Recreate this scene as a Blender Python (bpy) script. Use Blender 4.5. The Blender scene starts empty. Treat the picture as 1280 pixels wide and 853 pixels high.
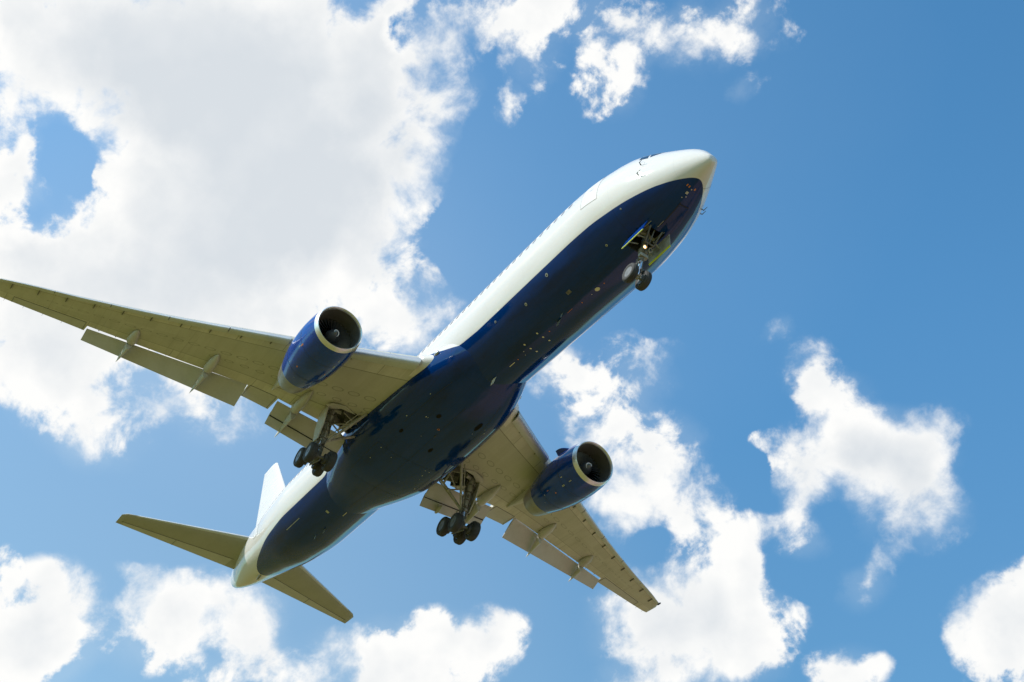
import bpy, bmesh, math, random
import numpy as np
from mathutils import Vector, Matrix
random.seed(7)
SC = bpy.context.scene
COL = SC.collection
PI = math.pi
R = math.radians

# ------------------------------------------------------------------ camera, sky, sun, exposure
# aircraft axes: x aft from the nose, y to starboard, z up; world = ROOT @ aircraft axes
PITCH = R(3.0)
CAM_A = Vector((-29.20871, 22.12140, -44.88953))
CAM_R = ((-0.54405805, -0.8264598, 0.14479311), (0.49542173, -0.45569818, -0.73952449), (0.67716922, -0.3306106, 0.65737241))
FOCAL = 1613.402
BASE = Vector((27.8, 0, -5.5))
ROT = Matrix.Rotation(PITCH, 4, 'Y')
ROOT = Matrix.Translation(Vector((0, 0, 1.7)) - (ROT @ CAM_A)) @ ROT

cam = bpy.data.cameras.new('camera')
cam.sensor_width = 36.0
cam.lens = 36.0 * FOCAL / 1280.0
cam.clip_end = 60000
cam.clip_start = .1
co = bpy.data.objects.new('camera', cam); COL.objects.link(co)
r, d, f = [Vector(v) for v in CAM_R]
m = Matrix((( r.x, -d.x, -f.x), (r.y, -d.y, -f.y), (r.z, -d.z, -f.z))).to_4x4()
CAMW = ROOT @ (Matrix.Translation(CAM_A) @ m)
co.matrix_world = CAMW
SC.camera = co

SUN_A = Vector((.14, .77, .62)).normalized()      # towards the sun, aircraft axes
SUN_W = (ROT.to_3x3() @ SUN_A).normalized()
SUN_EL = math.asin(SUN_W.z)
SUN_AZ = math.atan2(SUN_W.x, SUN_W.y)
sl = bpy.data.lights.new('sun', 'SUN'); sl.energy = 3.7; sl.angle = R(.53); sl.color = (1, .96, .9)
so = bpy.data.objects.new('sun', sl); COL.objects.link(so)
so.rotation_euler = SUN_W.to_track_quat('Z', 'Y').to_euler()
SC.view_settings.view_transform = 'Standard'; SC.view_settings.look = 'None'
SC.view_settings.exposure = 0.45; SC.view_settings.gamma = 1
SC.view_settings.use_curve_mapping = False
SC.cycles.max_bounces = 6; SC.cycles.diffuse_bounces = 3; SC.cycles.glossy_bounces = 3
SC.cycles.use_denoising = True

class NT:
    """small helper that writes node maths"""
    def __init__(s, tree): s.t = tree; s.n = tree.nodes; s.l = tree.links
    def put(s, sock, v):
        if isinstance(v, bpy.types.NodeSocket): s.l.new(v, sock)
        elif v is not None: sock.default_value = v
    def node(s, kind, **kw):
        o = s.n.new(kind)
        for k, v in kw.items(): setattr(o, k, v)
        return o
    def m(s, op, a, b=None, c=None, clamp=False):
        o = s.n.new('ShaderNodeMath'); o.operation = op; o.use_clamp = clamp
        for i, v in enumerate((a, b, c)): s.put(o.inputs[i], v)
        return o.outputs[0]
    def add(s, a, b): return s.m('ADD', a, b)
    def sub(s, a, b): return s.m('SUBTRACT', a, b)
    def mul(s, a, b): return s.m('MULTIPLY', a, b)
    def vm(s, op, a, b=None, sc=None):
        o = s.n.new('ShaderNodeVectorMath'); o.operation = op
        s.put(o.inputs[0], a); s.put(o.inputs[1], b)
        if sc is not None: s.put(o.inputs['Scale'], sc)
        return o.outputs['Value'] if op in ('LENGTH', 'DOT_PRODUCT', 'DISTANCE') else o.outputs['Vector']
    def step(s, v, a, b, lo=0., hi=1.):
        o = s.n.new('ShaderNodeMapRange'); o.interpolation_type = 'SMOOTHSTEP'
        for k, x in (('Value', v), ('From Min', a), ('From Max', b), ('To Min', lo), ('To Max', hi)): s.put(o.inputs[k], x)
        return o.outputs[0]
    def lin(s, v, a, b, lo=0., hi=1.):
        o = s.n.new('ShaderNodeMapRange')
        for k, x in (('Value', v), ('From Min', a), ('From Max', b), ('To Min', lo), ('To Max', hi)): s.put(o.inputs[k], x)
        return o.outputs[0]
    def mix(s, f, a, b, mode='MIX'):
        o = s.n.new('ShaderNodeMix'); o.data_type = 'RGBA'; o.blend_type = mode
        s.put(o.inputs[0], f); s.put(o.inputs[6], col4(a)); s.put(o.inputs[7], col4(b)); return o.outputs[2]
    def noise(s, vec, scale, detail=4, rough=.5, dist=0, col=False):
        o = s.n.new('ShaderNodeTexNoise'); s.put(o.inputs['Vector'], vec)
        o.inputs['Scale'].default_value = scale; o.inputs['Detail'].default_value = detail
        o.inputs['Roughness'].default_value = rough; o.inputs['Distortion'].default_value = dist
        return o.outputs['Color' if col else 'Fac']
    def sep(s, v):
        o = s.n.new('ShaderNodeSeparateXYZ'); s.put(o.inputs[0], v); return o.outputs
    def comb(s, x, y, z):
        o = s.n.new('ShaderNodeCombineXYZ')
        for i, v in enumerate((x, y, z)): s.put(o.inputs[i], v)
        return o.outputs[0]
def col4(c):
    return (*c, 1.0) if isinstance(c, tuple) and len(c) == 3 else c

# ---- sky with its clouds, all laid out by direction on a cloud layer
W = bpy.data.worlds.new('World'); SC.world = W; W.use_nodes = True
W.cycles.sampling_method = 'MANUAL'; W.cycles.sample_map_resolution = 512
nt = NT(W.node_tree); nt.n.clear()
tc = nt.node('ShaderNodeTexCoord'); D = nt.vm('NORMALIZE', tc.outputs['Generated'])
sky = nt.node('ShaderNodeTexSky', sky_type='NISHITA'); sky.sun_disc = False
sky.sun_elevation = SUN_EL; sky.sun_rotation = SUN_AZ
sky.altitude = 200; sky.air_density = 1.05; sky.dust_density = .5; sky.ozone_density = 6.0
SKY_STRENGTH = .15
dx, dy, dz = nt.sep(D)
dzc = nt.m('MAXIMUM', dz, .04)
chart = nt.comb(nt.m('DIVIDE', dx, dzc), nt.m('DIVIDE', dy, dzc), 0.0)
def px_dir(px, py):
    v = Vector(((px-640)/FOCAL, -(py-426.5)/FOCAL, -1)); return (CAMW.to_3x3() @ v).normalized()
def px_chart(px, py):
    v = px_dir(px, py); return np.array([v.x/v.z, v.y/v.z])
# warp the layer coordinates so that the outlines billow
nA = nt.noise(D, 9, 2, .5, col=True); nB = nt.noise(D, 34, 5, .6, col=True)
def off(c, k): return nt.vm('SCALE', nt.vm('SUBTRACT', c, (.5, .5, .5)), None, k)
wx = nt.vm('ADD', nt.vm('ADD', chart, off(nA, .075)), off(nB, .050))
sx, sy, _ = nt.sep(wx); wx = nt.comb(sx, sy, 0.0)
def blob(cx, cy, rx, ry, rot, amp):
    c = px_chart(cx, cy); e = 4.0
    J = np.stack([(px_chart(cx+e, cy)-px_chart(cx-e, cy))/(2*e), (px_chart(cx, cy+e)-px_chart(cx, cy-e))/(2*e)], 1)
    a = R(rot); E = np.array([[math.cos(a), -math.sin(a)], [math.sin(a), math.cos(a)]]) @ np.diag([rx, ry])
    U, s_, _ = np.linalg.svd(J @ E)
    if np.linalg.det(U) < 0: U[:, 1] *= -1
    mp = nt.node('ShaderNodeMapping', vector_type='TEXTURE')
    mp.inputs['Location'].default_value = (c[0], c[1], 0)
    mp.inputs['Rotation'].default_value = (0, 0, math.atan2(U[1, 0], U[0, 0]))
    mp.inputs['Scale'].default_value = (s_[0], s_[1], 1)
    nt.l.new(wx, mp.inputs['Vector'])
    g = nt.node('ShaderNodeTexGradient', gradient_type='SPHERICAL'); nt.l.new(mp.outputs[0], g.inputs[0])
    return nt.m('MULTIPLY', g.outputs['Fac'], amp)
# cx, cy, rx, ry, turn, weight: the clouds of the hour
BL = [
 # the large bank, upper left
 (190, 60, 330, 150, 10, 2.8), (330, 160, 260, 220, 20, 2.7), (300, 330, 240, 190, 0, 2.2), (150, 350, 260, 150, 20, 1.8), (100, 480, 150, 110, 50, 1.5),
 (480, 60, 70, 130, 0, 1.2), (520, 130, 95, 70, -35, 1.1), (455, 250, 105, 130, 0, 1.3), (480, 340, 50, 90, 0, .9), (60, 90, 110, 120, 0, .6), (15, 190, 55, 95, 0, 1.1),
 (10, 310, 70, 60, 0, .9), (60, 330, 80, 60, 20, .9), (270, 500, 90, 75, 25, 1.0), (215, 490, 50, 45, 0, .6), (110, 540, 42, 70, 0, .8), (40, 420, 110, 110, 0, 1.3),
 (86, 212, 52, 108, -28, -1.65), (45, 275, 66, 34, 10, -1.2), (500, 35, 26, 45, 0, -1.3), (5, 45, 16, 40, 0, -.7), (585, 270, 50, 120, 10, -1.2),
 (540, 385, 60, 60, 30, .75), (500, 410, 60, 40, 0, .5),
 # top middle
 (575, 25, 85, 50, 10, 1.3), (555, 65, 75, 38, -30, .85), (672, 60, 50, 85, 15, 1.05), (700, 10, 110, 40, 0, .95), (765, 90, 50, 65, 10, 1.15), (760, 40, 60, 40, 0, .6), (800, 20, 100, 55, 20, .8),
 (850, 35, 80, 60, 0, .85), (912, 25, 75, 60, 10, 1.5), (912, 110, 24, 30, 0, .85), (636, 142, 22, 36, 0, .8), (495, 5, 45, 22, 0, .9),
 # right group
 (1080, 575, 135, 72, -10, 1.8), (1055, 520, 66, 80, -35, 1.1), (1020, 465, 66, 46, 30, 1.05), (1130, 578, 98, 74, 10, 1.45), (1158, 636, 66, 70, 10, 1.4), (1000, 645, 60, 78, -10, 1.45), (985, 580, 60, 60, 0, 1.0), (1090, 640, 40, 50, 0, .6),
 (1038, 640, 34, 52, 0, -1.2), (1175, 545, 50, 50, 0, .8), (1185, 620, 40, 40, 0, .55), (957, 413, 26, 22, 0, .75), (955, 548, 28, 18, 0, .7), (990, 725, 60, 36, 0, -.7), (955, 625, 44, 100, 0, -.85), (1060, 695, 60, 24, 0, -.5),
 (1072, 724, 42, 50, 20, 1.15), (1098, 695, 40, 22, -30, .8), (1250, 790, 80, 75, -20, 1.6), (1280, 750, 70, 60, 0, 1.1), (1055, 840, 65, 40, 0, 1.2), (1275, 850, 80, 80, 0, 1.2),
 # middle right group
 (875, 775, 140, 100, 10, 1.6), (820, 790, 105, 86, 0, 1.3), (885, 690, 60, 90, 10, .9), (940, 690, 40, 60, 0, .5), (810, 590, 98, 86, 10, 1.2), (760, 530, 80, 60, 30, .8), (835, 550, 56, 50, 0, .7), (770, 620, 70, 80, 0, .9),
 (941, 655, 32, 36, 0, .85), (778, 472, 62, 60, 20, 1.1), (722, 512, 56, 46, 20, .5), (690, 472, 46, 34, 0, .55), (810, 440, 50, 22, -10, .5), (945, 800, 60, 80, 0, .8), (880, 645, 40, 30, 0, .5), (820, 690, 46, 34, 0, -.8),
 (935, 590, 50, 30, 0, -.3), (770, 745, 50, 40, 0, .5), (690, 455, 60, 40, 20, .4), (905, 570, 40, 40, 0, -.4),
 # bottom left
 (60, 780, 110, 80, 0, 1.5), (25, 830, 100, 70, 0, 1.5), (200, 745, 60, 45, 0, .95), (180, 800, 75, 60, 0, .9), (245, 790, 95, 75, 10, 1.35), (310, 770, 55, 60, 0, .9), (325, 820, 50, 60, 0, .8),
 (140, 770, 34, 60, 0, -.5), (290, 860, 80, 30, 0, .7), (165, 715, 26, 17, 0, .7), (255, 745, 60, 50, 0, .5), (320, 760, 60, 50, 0, .6), (5, 722, 30, 40, 0, 1.0), (265, 815, 22, 16, 0, -.6), (380, 850, 60, 40, 0, .9),
 (520, 820, 140, 60, 0, 1.6), (430, 820, 75, 45, 0, 1.1), (540, 785, 50, 38, 0, 1.0), (610, 800, 60, 48, 0, 1.15), (470, 860, 150, 40, 0, 1.3), (820, 860, 100, 40, 0, 1.1),
]
dens = None
for b in BL:
    v = blob(*b); dens = v if dens is None else nt.add(dens, v)
# elsewhere in the sky: scattered cumulus of the same sort, fading out towards this group
fwd = px_dir(640, 426)
ang = nt.vm('DOT_PRODUCT', D, tuple(fwd))
els = nt.mul(nt.step(nt.noise(chart, 1.9, 3, .55), .50, .68), nt.step(ang, .86, .76))
dens = nt.add(nt.m('MULTIPLY', dens, nt.step(ang, .4, .6)), nt.m('MULTIPLY', els, 2.0))
n1 = nt.noise(D, 11, 3, .5)
fb = nt.noise(D, 25, 11, .60, .2)
fine = nt.noise(D, 90, 6, .62)
# a second look at a softer noise, nudged towards the sun, gives the relief
s1 = nt.noise(D, 15, 4, .5); s2 = nt.noise(nt.vm('ADD', D, tuple(SUN_W * .018)), 15, 4, .5)
gate = nt.step(dens, .03, .30)
body = nt.add(nt.add(dens, nt.mul(nt.sub(n1, .5), 2.6)), nt.mul(nt.sub(fb, .5), 5.3))
body = nt.add(body, nt.mul(nt.sub(fine, .5), .9))
soft = nt.step(nt.noise(D, 8, 3, .5), .38, .62, .75, 2.1)     # some rims crisp, some torn and thin
alpha = nt.mul(nt.m('POWER', nt.step(body, .12, nt.add(.12, soft)), 1.1), gate)
thick = nt.step(nt.add(dens, nt.mul(nt.sub(fb, .5), 1.2)), .9, 3.2)
rel = nt.mul(nt.sub(s2, s1), 2.4)
big = nt.noise(D, 5.5, 4, .5)
shade = nt.m('ADD', nt.mul(thick, .86), nt.mul(nt.m('SUBTRACT', big, .45), nt.mul(thick, 1.7)), clamp=True)
shade = nt.m('ADD', shade, nt.mul(rel, nt.lin(thick, 0, 1, .7, .25)), clamp=True)
ccol = nt.mix(shade, (.73, .73, .72), (.51, .545, .58))
horizon = nt.step(dz, .02, .12)
alpha = nt.mul(alpha, horizon)
skyc = nt.mix(1.0, sky.outputs[0], nt.mix(nt.step(dz, .35, .70), (SKY_STRENGTH*.54, SKY_STRENGTH*.91, SKY_STRENGTH*.86), (SKY_STRENGTH*.60, SKY_STRENGTH*1.15, SKY_STRENGTH*1.14)), 'MULTIPLY')
veil = nt.step(nt.vm('DOT_PRODUCT', D, tuple(px_dir(-250, 950))), .76, 1.0, 0.0, .17)
veil = nt.m('ADD', veil, nt.step(dens, -.02, .9, 0.0, .10))
veil = nt.m('ADD', veil, blob(430, 300, 640, 520, 0, .085))
veil = nt.m('ADD', veil, nt.step(dz, .85, .40, .012, .045))
skyc = nt.mix(veil, skyc, (.62, .68, .70))
tot = nt.mix(alpha, skyc, ccol)
bg = nt.node('ShaderNodeBackground'); nt.l.new(tot, bg.inputs[0]); bg.inputs[1].default_value = 1.0
wo = nt.node('ShaderNodeOutputWorld'); nt.l.new(bg.outputs[0], wo.inputs[0])

# ------------------------------------------------------------------ aircraft lines
def pchip(xs, ys):
    xs = np.array(xs, float); ys = np.array(ys, float)
    h = np.diff(xs); d = np.diff(ys) / h
    m = np.zeros(len(xs))
    for i in range(1, len(xs) - 1):
        if d[i-1] * d[i] > 0:
            w1 = 2*h[i] + h[i-1]; w2 = h[i] + 2*h[i-1]
            m[i] = (w1 + w2) / (w1/d[i-1] + w2/d[i])
    m[0] = d[0]; m[-1] = d[-1]
    def f(x):
        x = np.clip(x, xs[0], xs[-1]); i = np.clip(np.searchsorted(xs, x) - 1, 0, len(h) - 1)
        t = (x - xs[i]) / h[i]; a = t*t*(3 - 2*t); b = t*(1-t)**2; c = t*t*(t-1)
        return ys[i]*(1-a) + ys[i+1]*a + h[i]*(b*m[i] + c*m[i+1])
    return f
# station, top z, bottom z, half width, height of the widest point
FUS = [(0, -.99, -1.01, .02, -1.0), (.04, -.80, -1.13, .20, -.93), (.15, -.60, -1.22, .32, -.85), (.4, -.21, -1.33, .48, -.78),
       (.9, .33, -1.52, .75, -.73), (1.6, .84, -1.80, 1.11, -.70), (2.4, 1.34, -2.10, 1.48, -.62), (3.2, 1.84, -2.27, 1.79, -.49),
       (4.2, 2.26, -2.40, 2.09, -.35), (5.2, 2.42, -2.49, 2.29, -.24), (6.5, 2.54, -2.60, 2.46, -.12), (8.2, 2.66, -2.69, 2.51, -.03),
       (10, 2.705, -2.705, 2.515, 0), (36, 2.705, -2.705, 2.515, 0), (39, 2.66, -2.70, 2.51, -.03), (42, 2.60, -2.50, 2.33, 0),
       (45, 2.50, -1.98, 1.96, .13), (48, 2.40, -1.36, 1.58, .4), (50.5, 2.22, -.92, 1.08, .7), (52.3, 1.96, -.38, .63, .96),
       (53.3, 1.59, .22, .37, 1.05), (53.67, 1.22, .82, .15, 1.08)]
_f = [pchip([r[0] for r in FUS], [r[k] for r in FUS]) for k in (1, 2, 3, 4)]
def prof(x): return [g(x) for g in _f]
def S(x, th):
    """fuselage skin: th = 0 at the crown, 90 deg at the starboard waist, 180 at the keel"""
    zt, zb, hw, zc = prof(x); c = np.cos(th)
    return np.stack(np.broadcast_arrays(x, hw*np.sin(th), zc + np.where(c > 0, zt - zc, zc - zb)*c), -1)

# ------------------------------------------------------------------ materials
def mat(name, col=(.5, .5, .5), rough=.4, metal=0., spec=.5, coat=0., emit=None, estr=0.):
    m = bpy.data.materials.new(name); m.use_nodes = True
    b = m.node_tree.nodes['Principled BSDF']
    b.inputs['Base Color'].default_value = col4(col); b.inputs['Roughness'].default_value = rough
    b.inputs['Metallic'].default_value = metal; b.inputs['Specular IOR Level'].default_value = spec
    b.inputs['Coat Weight'].default_value = coat; b.inputs['Coat Roughness'].default_value = .04
    if emit: b.inputs['Emission Color'].default_value = col4(emit); b.inputs['Emission Strength'].default_value = estr
    return m
def worn(m, base, dark, scale=1.0, amount=.5, bump=0.0, stretch=(1, 1, 1), rvar=.1):
    """uneven tone, grime and a trace of waviness"""
    n = NT(m.node_tree); b = n.n['Principled BSDF']
    tc = n.node('ShaderNodeTexCoord').outputs['Object']
    v = n.vm('MULTIPLY', tc, stretch)
    a = n.noise(v, .9*scale, 5, .6); c = n.noise(v, 6*scale, 4, .6)
    f = n.m('ADD', n.mul(n.step(a, .38, .68), .6), n.mul(n.step(c, .45, .75), .4), clamp=True)
    n.l.new(n.mix(n.mul(f, amount), base, dark), b.inputs['Base Color'])
    r0 = b.inputs['Roughness'].default_value
    n.l.new(n.lin(c, .3, .7, r0, r0+rvar), b.inputs['Roughness'])
    if bump:
        bp = n.node('ShaderNodeBump'); bp.inputs['Strength'].default_value = 1.0; bp.inputs['Distance'].default_value = bump
        n.l.new(n.noise(tc, 1.7*scale, 2, .4), bp.inputs['Height']); n.l.new(bp.outputs[0], b.inputs['Normal'])
    return m
WHITE = (.80, .80, .77); NAVY = (.0003, .027, .14)
M = {}
M['white'] = worn(mat('white_paint', WHITE, .22), (.715, .67, .63), (.61, .57, .515), .5, .5, .004, (.3, 1, 1))
M['grey'] = worn(mat('wing_grey', (.5, .5, .47), .42), (.53, .52, .48), (.36, .345, .29), .8, .8, 0, (.35, 1, 1))
M['grey2'] = worn(mat('flap_grey', (.5, .5, .47), .45), (.50, .49, .46), (.38, .37, .33), 1.2, .6)
M['stab'] = worn(mat('stabilizer_grey', (.4, .4, .37), .42), (.36, .35, .295), (.28, .27, .215), 1.2, .6, 0, (.5, 1, 1))
M['slat'] = worn(mat('slat_metal', (.6, .6, .6), .38, .45), (.56, .56, .56), (.42, .42, .41), 1, .6)
M['lip'] = worn(mat('polished_lip', (.8, .8, .8), .32, .85), (.78, .77, .75), (.62, .60, .57), 2, .6)
M['nozzle'] = worn(mat('nozzle_metal', (.3, .28, .25), .38, .8), (.34, .315, .275), (.2, .18, .15), 2, .7)
M['duct'] = worn(mat('duct_liner', (.2, .19, .17), .5), (.115, .108, .096), (.06, .056, .05), 3, .7)
M['blade'] = worn(mat('fan_blade', (.25, .25, .26), .35, .7), (.18, .18, .19), (.08, .08, .08), 4, .6)
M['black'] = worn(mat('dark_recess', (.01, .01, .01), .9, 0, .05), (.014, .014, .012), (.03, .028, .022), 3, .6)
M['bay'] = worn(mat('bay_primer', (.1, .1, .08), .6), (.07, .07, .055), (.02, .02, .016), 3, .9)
M['tyre'] = worn(mat('tyre_rubber', (.02, .02, .02), .75), (.028, .027, .026), (.075, .068, .06), 3, .8)
M['rim'] = worn(mat('wheel_rim', (.5, .5, .48), .35, .4), (.20, .20, .19), (.09, .085, .08), 5, .8)
M['brake'] = worn(mat('brake_pack', (.06, .06, .06), .6), (.05, .05, .05), (.1, .09, .08), 6, .8)
M['strut'] = worn(mat('strut_paint', (.36, .36, .32), .42), (.40, .39, .35), (.13, .12, .10), 4, .9)
M['strutdark'] = worn(mat('oily_fitting', (.12, .11, .1), .5), (.16, .15, .13), (.05, .045, .04), 6, .9)
M['chrome'] = mat('chrome_piston', (.85, .85, .85), .12, 1.0)
M['yellow'] = worn(mat('lime_edge', (.5, .6, .03), .45), (.62, .72, .05), (.45, .5, .05), 4, .5)
M['glass'] = mat('window_glass', (.012, .014, .02), .06, 0, .6)
M['cabin'] = worn(mat('cabin_window', (.05, .06, .08), .15), (.13, .14, .17), (.2, .21, .23), 9, .6)
M['seal'] = mat('dark_seal', (.12, .12, .115), .6); M['door_gap'] = mat('door_gap', (.33, .32, .30), .6)
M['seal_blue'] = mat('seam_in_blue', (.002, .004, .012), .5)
M['mark'] = mat('pale_marking', (.62, .60, .42), .5)
M['orange'] = mat('orange_marking', (.55, .17, .03), .5)
M['steel'] = worn(mat('bare_steel', (.5, .5, .5), .35, .8), (.5, .5, .5), (.3, .3, .3), 5, .7)
M['lamp'] = mat('lamp_lens', (1, .8, .5), .2, emit=(1, .62, .28), estr=5)
M['beacon'] = mat('beacon_lens', (.5, .06, .03), .15)

def livery(name, wob):
    """white above, deep blue below a waterline kept in the vertex field 'blue' (>0 = blue)"""
    m = mat(name, WHITE, .10, 0, .36)
    n = NT(m.node_tree); b = n.n['Principled BSDF']
    at = n.node('ShaderNodeAttribute', attribute_name='blue').outputs['Fac']
    k = n.step(at, -.006, .006)
    tc = n.node('ShaderNodeTexCoord').outputs['Object']
    v = n.vm('MULTIPLY', tc, (.25, 1, 1))
    g = n.step(n.noise(v, 1.1, 6, .62), .42, .72); g2 = n.step(n.noise(tc, 7, 4, .6), .5, .8)
    # skin joints: rings along the tube and a few lengthwise laps
    x, y, z = n.sep(tc)
    ring = n.m('LESS_THAN', n.m('ABSOLUTE', n.m('SUBTRACT', n.m('FLOORED_MODULO', n.add(x, 60.3), 3.35), .5)), .012)
    lap = n.m('LESS_THAN', n.m('ABSOLUTE', n.m('SUBTRACT', n.m('FLOORED_MODULO', n.add(y, 12.2), 1.55), .4)), .008)
    line = n.mul(n.m('MAXIMUM', ring, lap), .35)
    wh = n.mix(n.mul(g, .28), (.685, .65, .615), (.57, .54, .49))
    wh = n.mix(n.mul(ring, .16), wh, (.45, .45, .43))
    bl = n.mix(n.m('ADD', n.mul(g, .45), n.mul(g2, .2), clamp=True), NAVY, (.0008, .005, .020))
    bl = n.mix(line, bl, (.001, .002, .006))
    n.l.new(n.mix(k, wh, bl), b.inputs['Base Color'])
    n.l.new(n.lin(n.add(g2, g), 0, 2, .07, .24), b.inputs['Roughness'])
    bp = n.node('ShaderNodeBump'); bp.inputs['Distance'].default_value = wob
    n.l.new(n.noise(v, 1.9, 2, .4), bp.inputs['Height']); n.l.new(bp.outputs[0], b.inputs['Normal'])
    return m
M['livery'] = livery('airline_livery', .012)
M['cowl'] = worn(mat('cowl_blue', NAVY, .09), (.002, .045, .28), (.003, .02, .11), 1.5, .8, .004)

def wing_mat():
    m = mat('wing_underside', (.5, .5, .47), .4)
    n = NT(m.node_tree); b = n.n['Principled BSDF']
    u = n.node('ShaderNodeAttribute', attribute_name='span').outputs['Fac']      # metres from the centreline
    c = n.node('ShaderNodeAttribute', attribute_name='chord').outputs['Fac']     # fraction of chord
    tc = n.node('ShaderNodeTexCoord').outputs['Object']
    cx = n.comb(n.mul(c, 1.2), n.mul(u, 1.4), 0.0)
    g = n.step(n.noise(cx, 1.3, 6, .62), .36, .72); g2 = n.step(n.noise(tc, 9, 4, .6), .48, .75)
    base = n.mix(n.m('ADD', n.mul(g, .45), n.mul(g2, .25), clamp=True), (.60, .575, .49), (.40, .375, .29))
    # torsion box skin a shade darker than the leading and trailing panels
    box = n.mul(n.step(c, .175, .180), n.step(c, .68, .675))
    base = n.mix(n.mul(box, .34), base, (.34, .33, .27))
    # oval tank doors in a row
    def oval(c0, per, ph, ru, rc, w):
        du = n.m('SUBTRACT', n.m('FLOORED_MODULO', n.add(u, ph), per), per/2)
        q = n.m('SQRT', n.add(n.m('POWER', n.m('DIVIDE', du, ru), 2.0), n.m('POWER', n.m('DIVIDE', n.sub(c, c0), rc), 2.0)))
        return n.m('LESS_THAN', n.m('ABSOLUTE', n.sub(q, 1.0)), w)
    ov = n.m('MAXIMUM', oval(.44, .84, .1, .27, .022, .13), n.mul(oval(.56, .84, .5, .22, .018, .14), n.m('LESS_THAN', u, 12.0)))
    def ln(v, at, w): return n.m('LESS_THAN', n.m('ABSOLUTE', n.sub(v, at)), w)
    seam = n.m('MAXIMUM', ln(c, .177, .0035), ln(c, .677, .0035))
    rib = n.mul(n.m('LESS_THAN', n.m('FLOORED_MODULO', n.add(u, .2), 2.3), .025), n.m('SUBTRACT', 1.0, box))
    ovs = n.mul(ov, n.m('LESS_THAN', u, 21.0))
    lines = n.m('MAXIMUM', n.m('MAXIMUM', seam, rib), n.mul(ovs, .8))
    # soot and hydraulic streaks running aft
    st = n.step(n.noise(n.comb(n.mul(c, .35), n.mul(u, 7.0), 3.0), 1.0, 3, .6), .58, .75)
    base = n.mix(n.mul(st, .38), base, (.22, .2, .15))
    wn = n.node('ShaderNodeTexWhiteNoise', noise_dimensions='2D')
    n.l.new(n.comb(n.m('FLOOR', n.m('DIVIDE', u, 1.68)), n.m('FLOOR', n.mul(c, 5.6)), 0.0), wn.inputs['Vector'])
    base = n.mix(n.mul(wn.outputs['Value'], .24), base, (.30, .28, .22))
    base = n.mix(n.mul(lines, .7), base, (.13, .12, .09))
    n.l.new(base, b.inputs['Base Color'])
    n.l.new(n.lin(g2, 0, 1, .34, .5), b.inputs['Roughness'])
    return m
M['wing'] = wing_mat()

# ------------------------------------------------------------------ mesh helpers
class B:
    def __init__(s): s.v = []; s.f = []; s.mi = []; s.at = {}
    def add(s, vs, fs, mi=0, **at):
        k = len(s.v); s.v += [tuple(map(float, p)) for p in vs]; s.f += [tuple(i+k for i in f) for f in fs]; s.mi += [mi]*len(fs)
        for a in at: s.at.setdefault(a, [0.0]*k)
        for a in s.at:
            s.at[a] += [0.0]*(k-len(s.at[a])); s.at[a] += list(map(float, at.get(a, [0.0]*len(vs))))
        return s
    def loft(s, secs, closed=True, cap=True, mi=0, **at):
        n = len(secs[0]); vs = [p for q in secs for p in q]; fs = []
        for i in range(len(secs)-1):
            for j in range(n if closed else n-1):
                a = i*n+j; b = i*n+(j+1) % n; fs.append((a, b, b+n, a+n))
        if cap and closed:
            fs.append(tuple(range(n))[::-1]); fs.append(tuple(range((len(secs)-1)*n, len(secs)*n)))
        return s.add(vs, fs, mi, **at)
    def box(s, c, size, rot=None, mi=0):
        rot = rot or Matrix.Identity(3)
        vs = [Vector(c) + rot @ Vector((a*size[0]/2, b*size[1]/2, d*size[2]/2)) for a in (-1, 1) for b in (-1, 1) for d in (-1, 1)]
        return s.add(vs, [(0, 1, 3, 2), (4, 6, 7, 5), (0, 4, 5, 1), (2, 3, 7, 6), (0, 2, 6, 4), (1, 5, 7, 3)], mi)
    def tube(s, pts, rad, n=14, mi=0):
        pts = [Vector(p) for p in pts]; rad = rad if isinstance(rad, (list, tuple)) else [rad]*len(pts)
        secs = []; up = None
        for i, p in enumerate(pts):
            t = (pts[min(i+1, len(pts)-1)] - pts[max(i-1, 0)]).normalized()
            if up is None: up = t.orthogonal().normalized()
            up = (up - t*up.dot(t)).normalized(); w = t.cross(up)
            secs.append([p + (up*math.cos(2*PI*k/n) + w*math.sin(2*PI*k/n))*rad[i] for k in range(n)])
        return s.loft(secs, mi=mi)
    def cyl(s, a, b, r0, r1=None, n=16, mi=0): return s.tube([a, b], [r0, r0 if r1 is None else r1], n, mi)
    def lathe(s, o, axis, prof, n=48, mi=0, ring=False):
        """prof: (distance along axis, radius)"""
        o = Vector(o); t = Vector(axis).normalized(); u = t.orthogonal().normalized(); w = t.cross(u)
        secs = [[o + t*a + (u*math.cos(2*PI*k/n) + w*math.sin(2*PI*k/n))*max(r, 1e-4) for k in range(n)] for a, r in prof]
        if ring: return s.loft(secs + [secs[0]], cap=False, mi=mi)
        return s.loft(secs, mi=mi)
    def sphere(s, c, r, n=14, mi=0):
        c = Vector(c); r = Vector(r if hasattr(r, '__len__') else (r, r, r))
        secs = []
        for i in range(n//2+1):
            a = PI*i/(n//2); secs.append([c + Vector((math.cos(a)*r.x, max(math.sin(a), .001)*math.cos(2*PI*k/n)*r.y, max(math.sin(a), .001)*math.sin(2*PI*k/n)*r.z)) for k in range(n)])
        return s.loft(secs, mi=mi)
    def mir(s, sg):
        if sg < 0: s.v = [(x, -y, z) for x, y, z in s.v]
        return s

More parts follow.
